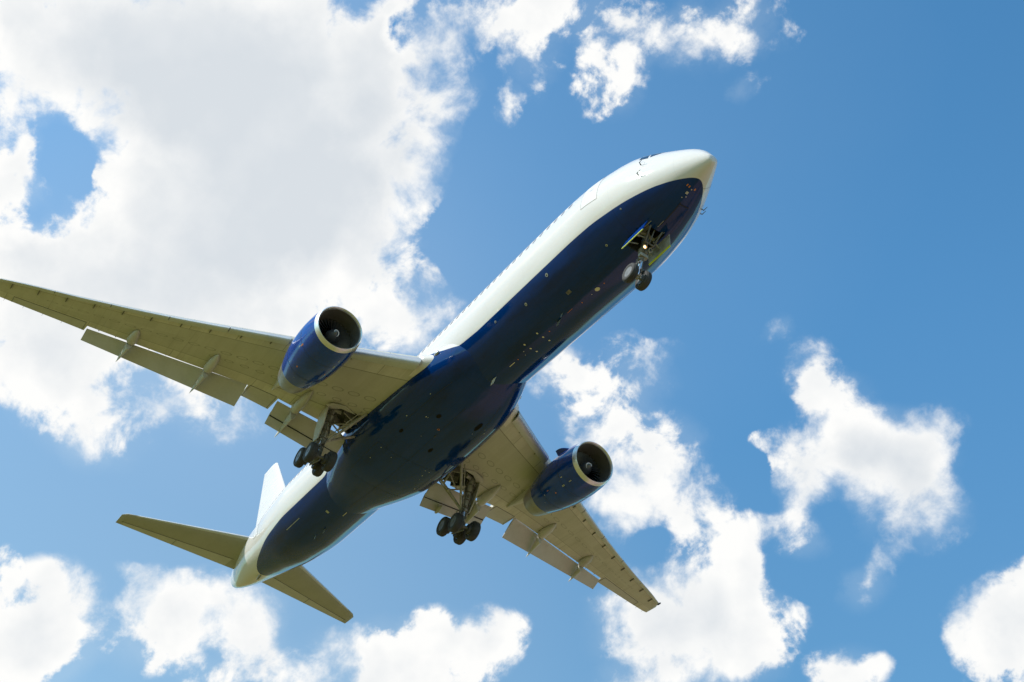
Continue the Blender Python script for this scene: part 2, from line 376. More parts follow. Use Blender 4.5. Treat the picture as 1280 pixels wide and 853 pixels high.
def link(name, b, mats, parent=None, smooth=40):
    me = bpy.data.meshes.new(name)
    vs = [(x-BASE.x, y-BASE.y, z-BASE.z) for x, y, z in b.v]
    me.from_pydata(vs, [], b.f)
    for m in (mats if isinstance(mats, (list, tuple)) else [mats]): me.materials.append(M[m])
    me.polygons.foreach_set('material_index', b.mi)
    for a, vals in b.at.items():
        at = me.attributes.new(a, 'FLOAT', 'POINT'); at.data.foreach_set('value', vals + [0.0]*(len(b.v)-len(vals)))
    bm = bmesh.new(); bm.from_mesh(me)
    bmesh.ops.remove_doubles(bm, verts=bm.verts, dist=1e-5)
    bmesh.ops.recalc_face_normals(bm, faces=bm.faces); bm.to_mesh(me); bm.free()
    me.shade_smooth() if hasattr(me, 'shade_smooth') else me.polygons.foreach_set('use_smooth', [True]*len(me.polygons))
    me.set_sharp_from_angle(angle=R(smooth)); me.update()
    o = bpy.data.objects.new(name, me); COL.objects.link(o)
    if parent: o.parent = parent
    return o
def cut(o, cb, matname='bay'):
    """carve a closed cutter out of an object (baked, nothing left behind)"""
    c = link('cutter', cb, matname)
    c.parent = o.parent
    md = o.modifiers.new('cut', 'BOOLEAN'); md.operation = 'DIFFERENCE'; md.object = c; md.solver = 'EXACT'; md.material_mode = 'TRANSFER'
    bpy.context.view_layer.update()
    dg = bpy.context.evaluated_depsgraph_get()
    me = bpy.data.meshes.new_from_object(o.evaluated_get(dg), depsgraph=dg)
    o.modifiers.remove(md); old = o.data; nm = old.name; o.data = me; bpy.data.meshes.remove(old); me.name = nm
    me.set_sharp_from_angle(angle=R(40))
    bpy.data.objects.remove(c)

# ------------------------------------------------------------------ ground (below and behind the camera; it lights the underside)
def make_ground():
    me = bpy.data.meshes.new('ground'); n = 96; vs = [(0, 0, 0)]; fs = []
    rs = [15, 40, 90, 200, 450, 1000, 2500, 6000, 15000, 30000]
    for r_ in rs: vs += [(r_*math.cos(2*PI*k/n), r_*math.sin(2*PI*k/n), 0) for k in range(n)]
    for k in range(n): fs.append((0, 1+k, 1+(k+1) % n))
    for i in range(len(rs)-1):
        for k in range(n):
            a = 1+i*n+k; b = 1+i*n+(k+1) % n; fs.append((a, a+n, b+n, b))
    me.from_pydata(vs, [], fs)
    m = mat('dry_grass', (.15, .14, .05), .9, 0, .2); nt_ = NT(m.node_tree); b_ = nt_.n['Principled BSDF']
    tc_ = nt_.node('ShaderNodeTexCoord').outputs['Object']
    a = nt_.noise(tc_, .012, 6, .6); c = nt_.noise(tc_, .25, 6, .65); e = nt_.noise(tc_, 6, 4, .6)
    col = nt_.mix(nt_.step(a, .4, .6), (.22, .18, .036), (.155, .148, .026))
    col = nt_.mix(nt_.mul(nt_.step(c, .45, .7), .5), col, (.27, .21, .06))
    col = nt_.mix(nt_.mul(e, .2), col, (.07, .08, .02))
    gx, gy, gz = nt_.sep(tc_)
    gy = nt_.add(gy, nt_.mul(nt_.sub(nt_.noise(tc_, .05, 3, .5), .5), 9.0))
    soil = nt_.mul(nt_.mul(nt_.step(gy, -39, -42), nt_.step(gy, -130, -120)), nt_.mul(nt_.step(gx, 95, 70), nt_.step(gx, -130, -110)))
    col = nt_.mix(soil, col, nt_.mix(nt_.step(c, .35, .65), (.46, .29, .235), (.36, .22, .17)))
    col = nt_.mix(nt_.mul(nt_.step(gy, -128, -150), .5), col, (.27, .20, .09))
    nt_.l.new(col, b_.inputs['Base Color']); me.materials.append(m)
    o = bpy.data.objects.new('ground', me); COL.objects.link(o); o['kind'] = 'structure'
make_ground()

# ------------------------------------------------------------------ the airliner
AIR = bpy.data.objects.new('passenger_airliner', None); COL.objects.link(AIR)
AIR.matrix_world = ROOT @ Matrix.Translation(BASE)
AIR.empty_display_size = 3
AIR['label'] = 'white and dark blue airliner with two blue engines, landing gear down, under the clouds'
AIR['category'] = 'airplane'

ZB = -1.533
def bline(x):     # waterline of the blue paint
    return float(np.interp(x, [0, 16.0, 17.6, 18.8, 19.7, 20.6, 21.5, 31.5, 32.5, 33.5, 60], [ZB, ZB, -1.45, -1.28, -1.10, -.85, -.4, -.4, -1.2, ZB, ZB]))
def make_fuselage():
    b = B(); n = 120
    xs = list(np.concatenate([np.geomspace(.006, 2.5, 26), np.linspace(2.7, 10, 38), np.linspace(10.4, 36, 60), np.linspace(36.3, 53.2, 64), [53.35, 53.5, 53.6, 53.66]]))
    th = np.linspace(0, 2*PI, n, endpoint=False)
    secs = [[tuple(p) for p in S(x, th)] for x in xs]
    bl = [bline(p[0]) - p[2] for s_ in secs for p in s_]
    b.loft(secs, blue=bl)
    return link('fuselage', b, 'livery', AIR, 50)
FUSE = make_fuselage()

# nose gear bay
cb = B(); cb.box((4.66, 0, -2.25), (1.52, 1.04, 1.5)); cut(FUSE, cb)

def skin(x, th, d=0.0, fx=S):
    e = 1e-3; p = fx(x, th); a = fx(x+e, th)-fx(x-e, th); c = fx(x, th+e)-fx(x, th-e)
    n = np.cross(c, a); n /= np.linalg.norm(n)
    if np.dot(n, np.array([0, np.sin(th), np.cos(th)])) < 0: n = -n
    return p + n*d
def patch(b, x0, x1, t0, t1, d=.004, nx=6, nt_=6, mi=0, shear=0.0, rnd=False):
    """thin panel lying on the skin; angles in degrees"""
    vs = []; t0, t1 = R(t0), R(t1)
    for i in range(nx+1):
        for j in range(nt_+1):
            u = i/nx; v = j/nt_
            if rnd:   # squash square to a rounded outline
                a = 2*u-1; c = 2*v-1; a2 = a*math.sqrt(1-c*c/2.6); c2 = c*math.sqrt(1-a*a/2.6); u = (a2+1)/2; v = (c2+1)/2
            vs.append(skin(x0+(x1-x0)*u+shear*v, t0+(t1-t0)*v, d))
    fs = [(i*(nt_+1)+j, i*(nt_+1)+j+1, (i+1)*(nt_+1)+j+1, (i+1)*(nt_+1)+j) for i in range(nx) for j in range(nt_)]
    k = len(vs); lo = [skin(0, 0)]*0
    # give it a rim so that it has a thickness
    inner = []
    for i in range(nx+1):
        for j in range(nt_+1):
            p = vs[i*(nt_+1)+j]; inner.append(p)
    b.add(vs, fs, mi)
    return b
def strip(b, pts, w, d=.005, mi=0):
    """a narrow line on the skin through (x, angle) points"""
    P = [skin(x, R(t), d) for x, t in pts]; vs = []
    for i, (x, t) in enumerate(pts):
        a = P[min(i+1, len(P)-1)] - P[max(i-1, 0)]; a /= np.linalg.norm(a)
        n = skin(x, R(t), d+.1) - P[i]; n /= np.linalg.norm(n); s_ = np.cross(a, n)*w/2
        vs += [P[i]-s_, P[i]+s_]
    b.add(vs, [(2*i, 2*i+1, 2*i+3, 2*i+2) for i in range(len(P)-1)], mi); return b
def dot(b, x, t, r_, d=.006, mi=0, n=16, rx=None):
    P = skin(x, R(t), d); N = skin(x, R(t), d+.1)-P; N /= np.linalg.norm(N)
    a = np.cross(N, [0, 1, 0] if abs(N[1]) < .9 else [0, 0, 1]); a /= np.linalg.norm(a); c = np.cross(N, a)
    b.add([P + a*(rx or r_)*math.cos(2*PI*k/n) + c*r_*math.sin(2*PI*k/n) for k in range(n)], [tuple(range(n))], mi); return b
def zth(x, z):   # skin angle at a height, starboard
    zt, zb, hw, zc = prof(x); return math.degrees(math.acos(max(-1, min(1, (z-zc)/((zt-zc) if z > zc else (zc-zb))))))

# cabin windows: one part each to starboard, where the photo looks
def cabin_window(x, sg):
    b = B(); a0, a1 = zth(x, .88), zth(x, .52); patch(b, x-.14, x+.14, a0, a1, .005, 4, 4, rnd=True)
    return b.mir(sg)
doors_x = [(5.55, 6.65), (44.2, 45.2)]
wx_ = [x for x in np.arange(7.75, 43.9, .61) if not (24.2 < x < 24.8)]
for x in wx_: link('cabin_window', cabin_window(x, 1), 'cabin', FUSE)
pb = B()
for x in wx_:
    q = cabin_window(x, -1); pb.add(q.v, q.f)
o = link('cabin_window', pb, 'cabin', FUSE); o['kind'] = 'stuff'

# cockpit glazing: three panes a side
def quad_on(b, q, d=.006, n=6):
    vs = []
    for i in range(n+1):
        for j in range(n+1):
            u, v = i/n, j/n
            x = (q[0][0]*(1-u)+q[1][0]*u)*(1-v) + (q[3][0]*(1-u)+q[2][0]*u)*v
            t = (q[0][1]*(1-u)+q[1][1]*u)*(1-v) + (q[3][1]*(1-u)+q[2][1]*u)*v
            vs.append(skin(x, R(t), d))
    b.add(vs, [(i*(n+1)+j, i*(n+1)+j+1, (i+1)*(n+1)+j+1, (i+1)*(n+1)+j) for i in range(n) for j in range(n)]); return b
for sg in (1, -1):
    for q in ([(2.05, 4), (2.55, 38), (3.15, 33), (2.75, 4)], [(2.45, 46), (2.84, 59), (3.06, 43), (2.78, 36)], [(2.93, 61), (3.42, 60), (3.58, 43), (3.12, 44)]):
        b = B(); quad_on(b, q); link('cockpit_window', b.mir(sg), 'glass', FUSE)

# cabin doors: outline and leaf
def door(x0, x1, z0, z1, sg):
    n = 8; c0, c1 = zth((x0+x1)/2, z1), zth((x0+x1)/2, z0)
    b = B(); patch(b, x0, x1, c0, c1, .006, 6, 16)
    o = link('cabin_door', b.mir(sg), 'white', FUSE)
    s_ = B(); r_ = .0
    strip(s_, [(x0, c0+(c1-c0)*k/n) for k in range(n+1)], .028, .009); strip(s_, [(x1, c0+(c1-c0)*k/n) for k in range(n+1)], .028, .009)
    strip(s_, [(x0+(x1-x0)*k/n, c0) for k in range(n+1)], .028, .009); strip(s_, [(x0+(x1-x0)*k/n, c1) for k in range(n+1)], .028, .009)
    link('door_seal', s_.mir(sg), 'door_gap', o)
    h = B(); patch(h, x0+.35, x0+.6, (c0+c1)/2, (c0+c1)/2+2.2, .012, 2, 2); link('door_handle', h.mir(sg), 'steel', o)
for x0, x1 in doors_x:
    for sg in (1, -1): door(x0, x1, -.52, 1.36, sg)
# cargo doors, starboard lower lobe
def outline(name, x0, x1, t0, t1, w, m, sg=1, d=.005):
    n = 10; s_ = B()
    for x in (x0, x1): strip(s_, [(x, t0+(t1-t0)*k/n) for k in range(n+1)], w, d)
    for t in (t0, t1): strip(s_, [(x0+(x1-x0)*k/n, t) for k in range(n+1)], w, d)
    return link(name, s_.mir(sg), m, FUSE)
outline('access_panel', 19.2, 20.6, 150, 178, .02, 'seal_blue')

# belly: seams, ports and markings read off the skin
def one(name, m, fn, smooth=40):
    b = B(); fn(b); return link(name, b, m, FUSE, smooth)
for t in (3.2, 3.2): pass
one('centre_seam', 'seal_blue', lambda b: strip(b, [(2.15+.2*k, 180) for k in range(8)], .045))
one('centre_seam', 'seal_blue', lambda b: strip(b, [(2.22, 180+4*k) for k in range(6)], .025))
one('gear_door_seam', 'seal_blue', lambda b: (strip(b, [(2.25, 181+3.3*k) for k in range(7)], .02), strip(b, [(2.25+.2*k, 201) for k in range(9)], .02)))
for x, t, r_ in ((14.54, 131.9, .07), (12.14, 141.3, .085), (10.02, 133.1, .095), (6.16, 153.8, .06), (4.45, 130.7, .045)):
    o = one('vent_port', 'steel', lambda b: dot(b, x, t, r_, .007)); b = B(); dot(b, x+.01, t+.3, r_*.45, .011); link('port_hole', b, 'seal_blue', o)
one('outflow_panel', 'strutdark', lambda b: patch(b, 9.45, 9.75, 161, 165, .005, 3, 3))
one('round_placard', 'mark', lambda b: dot(b, 8.42, 182.4, .11, .007, rx=.15))
for x, t, k in ((12.93, 173.7, 0), (12.94, 182.1, 0), (12.98, 191.1, 0), (12.38, 182, 1), (14.06, 173.8, 0), (14.07, 182.4, 0), (14.09, 191, 0), (15.2, 182.2, 1), (7.9, 182.7, 1), (8.88, 182.7, 2), (9.64, 182.2, 1),
                (14.67, 184.3, 2), (14.5, 179.5, 2), (1.95, 174.5, 2), (1.84, 181, 2), (1.47, 181, 2)):
    one('round_placard', ('mark', 'orange', 'steel')[k], lambda b: dot(b, x, t, (.055, .035, .028)[k], .007))
for x0, x1, t0, t1, k in ((15.5, 15.98, 181.6, 182.6, 0), (3.66, 4.15, 166.2, 167.0, 2), (3.3, 3.72, 166.6+12, 167.2+12, 2), (1.36, 1.46, 163.5, 166.5, 1), (1.36, 1.46, 170, 173.5, 1), (1.35, 1.45, 186.5, 190.5, 1), (1.62, 1.74, 174, 180, 2),
                          (37.8, 39.7, 143, 144, 2), (34.2, 34.75, 183.0, 183.9, 0), (35.1, 35.3, 161, 166, 2), (10.3, 10.7, 179.5, 180, 1)):
    one('stencil_mark', ('mark', 'orange', 'steel')[k], lambda b: patch(b, x0, x1, t0, t1, .006, 2, 2))
# radome joint
one('radome_seam', 'seal', lambda b: strip(b, [(1.24, 208+4*k) for k in range(13)] , .012))
# air data probes on both cheeks
def probe(x, t, sg):
    b = B(); p0 = skin(x, R(t), 0); p1 = skin(x, R(t), .13); p1 = p1 + np.array([-.02, 0, 0]); p2 = p1 + np.array([-.24, 0, .02])
    b.tube([p0, p1], [.028, .018], 10); b.tube([p1+np.array([.03, 0, 0]), p2], [.018, .011], 10)
    c = B(); n = 10
    strip(c, [(x-.02+.16*math.cos(a), t+6.5*math.sin(a)) for a in np.linspace(R(60), R(300), n)], .018, .006)
    o = link('pitot_probe', b.mir(sg), 'seal', FUSE); link('probe_outline', c.mir(sg), 'steel', o)
for sg in (1, -1):
    for t in (75, 95): probe(3.12, t, sg)
probe(2.35, 120, -1)
# blade antennas, drain masts, beacon under the belly
def blade(name, x, t, h, ch, m, rake=.35, w=.03):
    b = B(); p = [skin(x-ch/2, R(t), -.02), skin(x+ch/2, R(t), -.02)]; n = skin(x, R(t), 1)-skin(x, R(t), 0)
    q = [p[0]+n*h+np.array([ch*rake+.05, 0, 0]), p[1]+n*h+np.array([ch*rake*.6, 0, 0])]
    s_ = np.cross(n, [1, 0, 0]); s_ = s_/np.linalg.norm(s_)*w/2
    m0 = (p[0]+p[1])/2; m1 = (q[0]+q[1])/2
    b.loft([[p[0], m0+s_, p[1], m0-s_], [q[0], m1+s_*.5, q[1], m1-s_*.5]]); return link(name, b, m, FUSE)
blade('blade_antenna', 17.3, 180, .34, .42, 'white'); blade('blade_antenna', 11.4, 180, .28, .34, 'seal')
blade('drain_mast', 10.9, 176, .22, .16, 'steel'); blade('drain_mast', 38.0, 178, .25, .18, 'steel')
blade('blade_antenna', 36.9, 180, .26, .3, 'seal')
b = B(); p = skin(47.5, PI, 0); b.tube([p+np.array([-.35, 0, .1]), p+np.array([.15, 0, -.14]), p+np.array([.42, 0, -.10])], [.1, .09, .04], 12); link('tail_skid', b, 'nozzle', FUSE)
b = B(); b.lathe((53.5, 0, 1.0), (1, 0, -.02), [(0, .20), (.2, .19), (.24, .17), (.18, .13), (.02, .1)], 24); link('apu_exhaust', b, 'nozzle', FUSE)

# ---- wing to body fairing
FR = [(16.2, 1.3, -2.2), (16.9, 1.75, -2.5), (17.8, 2.15, -2.72), (18.8, 2.48, -2.88), (19.8, 2.76, -3.02), (21, 2.98, -3.12), (23.5, 3.12, -3.16), (26, 3.14, -3.18), (29.0, 3.04, -3.12),
      (30.3, 2.88, -3.02), (31.6, 2.58, -2.90), (32.8, 2.22, -2.79), (34.0, 1.85, -2.71), (35.2, 1.4, -2.67), (36.2, .9, -2.6)]
_g = [pchip([r[0] for r in FR], [r[k] for r in FR]) for k in (1, 2)]
def FS(x, th):
    hw = _g[0](x); zb = _g[1](x); zc = -1.25; e = 2/np.interp(x, [16.2, 19, 29, 33], [2.05, 2.6, 2.6, 2.0]); top = -.35
    s_, c = np.sin(th), np.cos(th)
    y = hw*np.sign(s_)*np.abs(s_)**e; z = zc + np.where(c > 0, (top-zc)*np.abs(c)**e, -(zc-zb)*np.abs(c)**e)
    return np.stack(np.broadcast_arrays(x, y, z), -1)
def make_fairing():
    b = B(); th = np.linspace(0, 2*PI, 96, endpoint=False); xs = np.concatenate([np.linspace(16.2, 22, 44), np.linspace(22.3, 30, 30), np.linspace(30.2, 36.2, 44)])
    secs = [[tuple(p) for p in FS(x, th)] for x in xs]
    bl = [(-.75 if p[0] > 20.2 else bline(p[0])) - p[2] for s_ in secs for p in s_]
    b.loft(secs, blue=bl); return link('belly_fairing', b, 'livery', AIR, 60)
FAIR = make_fairing()
_S = S
def fone(name, m, fn, par=FAIR):
    global S
    b = B()
    def fskin(x, t, d=0.0): return skin(x, t, d, FS)
    fn(b); return link(name, b, m, par)
def fstrip(b, pts, w, d=.006):
    P = [skin(x, R(t), d, FS) for x, t in pts]; vs = []
    for i, (x, t) in enumerate(pts):
        a = P[min(i+1, len(P)-1)] - P[max(i-1, 0)]; a /= np.linalg.norm(a)
        n = skin(x, R(t), d+.1, FS) - P[i]; n /= np.linalg.norm(n); s_ = np.cross(a, n)*w/2; vs += [P[i]-s_, P[i]+s_]
    b.add(vs, [(2*i, 2*i+1, 2*i+3, 2*i+2) for i in range(len(P)-1)])
def fdot(b, x, t, r_, d=.008, n=14, rx=None):
    P = skin(x, R(t), d, FS); N = skin(x, R(t), d+.1, FS)-P; N /= np.linalg.norm(N); a = np.array([1, 0, 0]); a = a-N*N.dot(a); a /= np.linalg.norm(a); c = np.cross(N, a)
    b.add([P + a*(rx or r_)*math.cos(2*PI*k/n) + c*r_*math.sin(2*PI*k/n) for k in range(n)], [tuple(range(n))])
fone('centre_seam', 'seal_blue', lambda b: fstrip(b, [(20+.5*k, 180) for k in range(28)], .018))
for sg in (1, -1):
    fone('wheel_well_door', 'seal_blue', lambda b: (fstrip(b, [(26.2+.3*k, 180+sg*34) for k in range(14)], .018), fstrip(b, [(26.2, 180+sg*(34*k/8)) for k in range(9)], .018), fstrip(b, [(30.1, 180+sg*(34*k/8)) for k in range(9)], .018)))
    fone('access_panel', 'seal_blue', lambda b: fstrip(b, [(19.0+.3*k, 180+sg*30) for k in range(16)], .02))
def fty(x, y): return 180 - math.copysign(math.degrees(math.asin(min(1, abs(y)/float(_g[0](x)))**1.35)), y) if True else 0
for x, y, r_, rx in ((21.58, .77, .12, .20), (21.0, -1.45, .13, .42), (24.26, 1.62, .09, .2), (24.48, -.5, .10, .24)): fone('air_inlet', 'black', lambda b: fdot(b, x, fty(x, y), r_, rx=rx))
rg = random.Random(3)
for k in range(18):
    x = rg.uniform(20, 29); t = rg.choice([-1, 1])*rg.uniform(5, 38)
    fone('rivet_mark', 'steel' if k % 4 else 'mark', lambda b: fdot(b, x, 180+t, rg.uniform(.012, .028), rx=rg.uniform(.015, .08)))
ob = fone('round_placard', 'orange', lambda b: fdot(b, 22.56, fty(22.56, .18), .075)); fone('placard_centre', 'seal_blue', lambda b: fdot(b, 22.56, fty(22.56, .18), .045, .012), ob)
b = B(); p = skin(23.2, PI, 0, FS); b.sphere(p, (.10, .05, .06)); link('beacon_light', b, 'glass', FAIR)

# ---- wings
def wz(y): return -1.5 + .11*(y-2.5) + .0015*(y-2.5)**2
LEx = pchip([0, 2.2, 3.2, 6.2, 10, 14.8, 19.2, 23.2, 23.7, 23.95], [17.4, 19.2, 19.95, 22.12, 24.78, 28.2, 31.15, 33.75, 34.15, 34.7])
TEf = pchip([0, 3, 7.35, 9.1, 18.2, 23.3, 23.95], [29.2, 29.95, 30.72, 31.0, 33.85, 35.72, 35.95])      # full chord trailing edge
def boxte(y):    # where the fixed wing stops
    if y < 7.38: return 28.72 + (y-2.9)*.125
    if y < 9.14: return float(TEf(y))
    if y < 18.22: return 29.72 + (y-9.14)*(33.30-29.72)/(18.22-9.14)
    return float(TEf(y))
def tc_ratio(y): return float(np.interp(y, [2.5, 8, 14, 23.7], [.125, .115, .105, .095]))
def yt(c): return 5*(.2969*np.sqrt(c) - .126*c - .3516*c*c + .2843*c**3 - .1036*c**4)
def surf(y, x, up):
    """wing skin height at aircraft station x"""
    le = float(LEx(y)); C = float(TEf(y))-le; c = min(max((x-le)/C, 0), 1); t = tc_ratio(y)*C
    cam = .02*C*4*c*(1-c) - .012*C*max(0, c-.6)
    return wz(y) + cam + (t*yt(c)*.95 if up else -t*yt(c)*1.05)
SLATC = .085
def wing_section(y, te, ncs=26):
    le = float(LEx(y)); C = float(TEf(y))-le; x0 = le + .055*C + .16
    xs = x0 + (te-x0)*(1-np.cos(np.linspace(0, PI/2, ncs)))
    up = [(x, y, surf(y, x, True)) for x in xs]; lo = [(x, y, surf(y, x, False)) for x in xs]
    # round the fixed nose hidden behind the slat
    zu, zl = up[0][2], lo[0][2]; zm = (zu+zl)/2; hgt = (zu-zl)/2
    nose = [(x0 - hgt*.7*math.cos(a), y, zm + hgt*math.sin(a)) for a in np.linspace(-PI/2, PI/2, 9)[1:-1]]
    pts = lo[::-1] + nose + up          # from lower trailing edge round the nose to upper trailing edge
    ch = [(p[0]-le)/C for p in pts]
    return pts, ch
def make_wing(sg):
    ys = list(np.linspace(1.2, 7.37, 22)) + [7.39] + list(np.linspace(7.6, 9.12, 5)) + [9.15] + list(np.linspace(9.4, 18.2, 26)) + [18.24] + list(np.linspace(18.6, 23.5, 14)) + [23.7, 23.85, 23.93]
    secs = []; ch = []; sp = []
    for y in ys:
        te = boxte(y)
        if y > 23.6: te = float(TEf(y)) - .02
        p, c = wing_section(y, te)
        if y > 23.6:
            k = {23.7: .9, 23.85: .6, 23.93: .15}[y]; zm = sum(q[2] for q in p)/len(p); p = [(q[0], q[1], zm+(q[2]-zm)*k) for q in p]
        secs.append(p); ch += c; sp += [y]*len(p)
    b = B(); b.loft(secs, chord=ch, span=sp); b.mir(sg)
    w = link('wing', b, ['wing', 'bay'], AIR, 35)
    # main gear slot
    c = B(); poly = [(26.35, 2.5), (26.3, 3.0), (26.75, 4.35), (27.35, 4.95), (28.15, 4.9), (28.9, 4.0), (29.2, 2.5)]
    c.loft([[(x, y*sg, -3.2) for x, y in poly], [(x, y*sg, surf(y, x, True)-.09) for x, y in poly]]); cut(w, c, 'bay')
    # slats
    for y0, y1 in ((3.15, 6.9), (9.05, 11.9), (11.95, 14.8), (14.85, 17.7), (17.75, 20.6), (20.65, 23.5)) if True else ():
        sb = B(); ss = []
        for y in np.linspace(y0, y1, 8):
            le = float(LEx(y)); C = float(TEf(y))-le; cs = SLATC*C + .30; t = tc_ratio(y)*C
            outer = []
            for a in np.linspace(0, 1, 12): # upper from tail to nose
                x = le + cs*(1-a)**1.6; outer.append((x, surf(y, x, True)))
            for a in np.linspace(0, 1, 7)[1:]:
                x = le + cs*.50*a**1.6; outer.append((x, surf(y, x, False)))
            n = len(outer); inner = []
            for x, z in outer[::-1][1:-1]:
                zc_ = surf(y, le+.3*cs, True)*.5 + surf(y, le+.3*cs, False)*.5
                inner.append((x + .13*cs + .02, zc_ + (z-zc_)*.72))
            q = outer + inner
            # droop about the tail of the slat and carry it forward and down
            px, pz = le+cs, surf(y, le+cs, True); a = R(17)
            pts = []
            for x, z in q:
                dx_, dz_ = x-px, z-pz
                pts.append((px + dx_*math.cos(a) - dz_*math.sin(a) , y, pz + dx_*math.sin(a) + dz_*math.cos(a)))
            mx = min(p[0] for p in pts); pts = [(p[0] + (le-mx), p[1], p[2]-.02) for p in pts]
            ss.append(pts)
        sb.loft(ss); sb.mir(sg); so_ = link('slat', sb, 'slat', w, 40)
        for y in np.linspace(y0+(y1-y0)*.25, y1-(y1-y0)*.25, 2):
            tb = B(); le = float(LEx(y)); z = surf(y, le+.5, False)
            tb.box((le+.52, y, z+.0), (.50, .055, .14)); link('slat_track', tb.mir(sg), 'strutdark', so_)
    # flaps
    def flap(name, y0, y1, LE, TE, zLE, zTE, thick, m='grey2', par=w, nose=1.0):
        fb = B(); ss = []
        for y in np.linspace(y0, y1, 10):
            k = (y-y0)/(y1-y0); a = Vector((LE[0]*(1-k)+LE[1]*k, zLE[0]*(1-k)+zLE[1]*k)); c = Vector((TE[0]*(1-k)+TE[1]*k, zTE[0]*(1-k)+zTE[1]*k))
            d_ = c-a; nrm = Vector((-d_.y, d_.x)).normalized(); L = d_.length; pts = []
            for s_ in list(1-np.linspace(0, 1, 14)**1.0): pts.append(a + d_*s_ + nrm*L*thick*(.35)*-float(yt(s_)))
            for s_ in list(np.linspace(0, 1, 16)**1.5)[1:]: pts.append(a + d_*s_ + nrm*L*thick*1.25*float(yt(s_)))
            ss.append([(p.x, y, p.y) for p in pts[:-1]])
        fb.loft(ss); fb.mir(sg); return link(name, fb, m, par, 40)
    f1 = flap('flap', 9.2, 18.15, (29.80, 33.40), (31.02, 34.05), (-.74, .47), (-1.62, .02), .17)
    f2 = flap('flap', 2.95, 7.32, (28.83, 29.42), (29.72, 30.18), (-1.72, -1.10), (-2.30, -1.62), .16)
    f3 = flap('aft_flap', 2.95, 7.32, (29.60, 30.07), (30.10, 30.63), (-2.14, -1.45), (-2.84, -2.04), .15, 'grey2', f2)
    jb = B(); jb.tube([(29.76+.46*k/5, 2.97+4.33*k/5, -2.36+.70*k/5) for k in range(6)], .035, 8); link('flap_gap', jb.mir(sg), 'seal_blue', f3)
    # ailerons are marked by their joints on the fixed trailing edge
    def ail(y0, y1, c0):
        ab = B(); ss = []
        for y in np.linspace(y0, y1, 8):
            le = float(LEx(y)); te = float(TEf(y)); x0 = le + (te-le)*c0; pts = []
            for x in np.linspace(te-.01, x0, 8): pts.append((x, y, surf(y, x, False)-.006))
            for x in np.linspace(x0, te-.01, 8): pts.append((x, y, surf(y, x, True)+.006))
            ss.append(pts)
        ab.loft(ss); ab.mir(sg); a_ = link('aileron', ab, 'grey2', w, 40)
        gb = B()
        for yy in (y0, y1):
            p = [(x, yy, surf(yy, x, False)-.012) for x in np.linspace(float(LEx(yy))+(float(TEf(yy))-float(LEx(yy)))*c0, float(TEf(yy)), 4)]
            gb.tube(p, .012, 6)
        gb.tube([(float(LEx(y))+(float(TEf(y))-float(LEx(y)))*c0-.01, y, surf(y, float(LEx(y))+(float(TEf(y))-float(LEx(y)))*c0, False)-.008) for y in np.linspace(y0, y1, 6)], .016, 6)
        link('hinge_gap', gb.mir(sg), 'seal', a_)
    ail(7.5, 9.05, .80); ail(18.35, 22.4, .74)
    # flap track fairings: fixed nose and drooping tail
    def canoe(name, p0, p1, w_, h, par, tail, m='grey'):
        cb_ = B(); ss = []; n = 16; p0 = Vector(p0); p1 = Vector(p1)
        for i in range(15):
            u = i/14
            if tail: k = (1-u)**.75 if u > 0 else 1; kw = max(k, .03); kh = max((1-u)**.8, .04)
            else: k = math.sin(min(u/.75, 1)*PI/2)**.6 if u > 0 else .03; kw = max(k, .03); kh = kw
            c = p0.lerp(p1, u); rr = []
            for a in range(n):
                t = 2*PI*a/n; y_ = math.sin(t)*w_/2*kw; zz = -math.cos(t); z_ = (zz*h*.85 if zz < 0 else zz*h*.35)*kh
                if not tail: z_ = (zz*h*.85 if zz < 0 else zz*h*.5)*kh
                rr.append((c.x, c.y+y_, c.z+z_))
            ss.append(rr)
        cb_.loft(ss); cb_.mir(sg); return link(name, cb_, m, par, 50)
    for (xf, y, xb, xt, yt_, zt_, hh, fl) in ((28.65, 11.5, 30.25, 32.07, 11.66, -1.42, .30, f1), (30.82, 15.78, 31.98, 33.62, 15.92, -.60, .26, f1), (26.75, 6.3, 29.0, 31.15, 6.38, -2.24, .36, f2)):
        zf = surf(y, xf, False)-.02; zb_ = surf(y, min(xb, boxte(y)), False)
        f_ = canoe('flap_track_fairing', (xf, y, zf-.02), (xb, y, zb_-.16), .56, hh*1.25, w, False)
        canoe('fairing_tail', (xb+.06, y, zb_-.30), (xt, yt_, zt_), .34, hh*1.9, fl, True)
        jb = B(); jb.box((xb+.1, y, zb_-.1), (.5, .16, .34)); link('flap_actuator', jb.mir(sg), 'strutdark', w)
    # little inboard hinge fairing on the aft flap
    hb = B(); hb.sphere((30.0, 4.15, -2.55), (.42, .09, .24)); link('hinge_fairing', hb.mir(sg), 'grey', f3)
    # brackets seen through the gap
    for (y0, y1, n_) in ((9.5, 18.0, 9), (3.2, 7.2, 6)):
        for k in range(n_):
            gb = B(); y = y0+(y1-y0)*(k+.5)/n_; x = boxte(y); gb.box((x+.03, y, surf(y, x, True)-.03), (.30, .05, .07)); link('flap_bracket', gb.mir(sg), 'strutdark', w)
    # navigation light, static wicks, fuel vent
    nb_ = B(); nb_.sphere((float(LEx(23.75))+.12, 23.8, wz(23.8)+.02), (.22, .07, .07)); link('navigation_light', nb_.mir(sg), 'glass', w)
    for y in (19.5, 20.6, 21.7, 22.8, 23.5):
        wb = B(); x = float(TEf(y)); wb.cyl((x-.02, y, surf(y, x-.05, True)), (x+.2, y+.01, surf(y, x-.05, True)-.01), .011, .006, 6); link('static_wick', wb.mir(sg), 'seal', w)
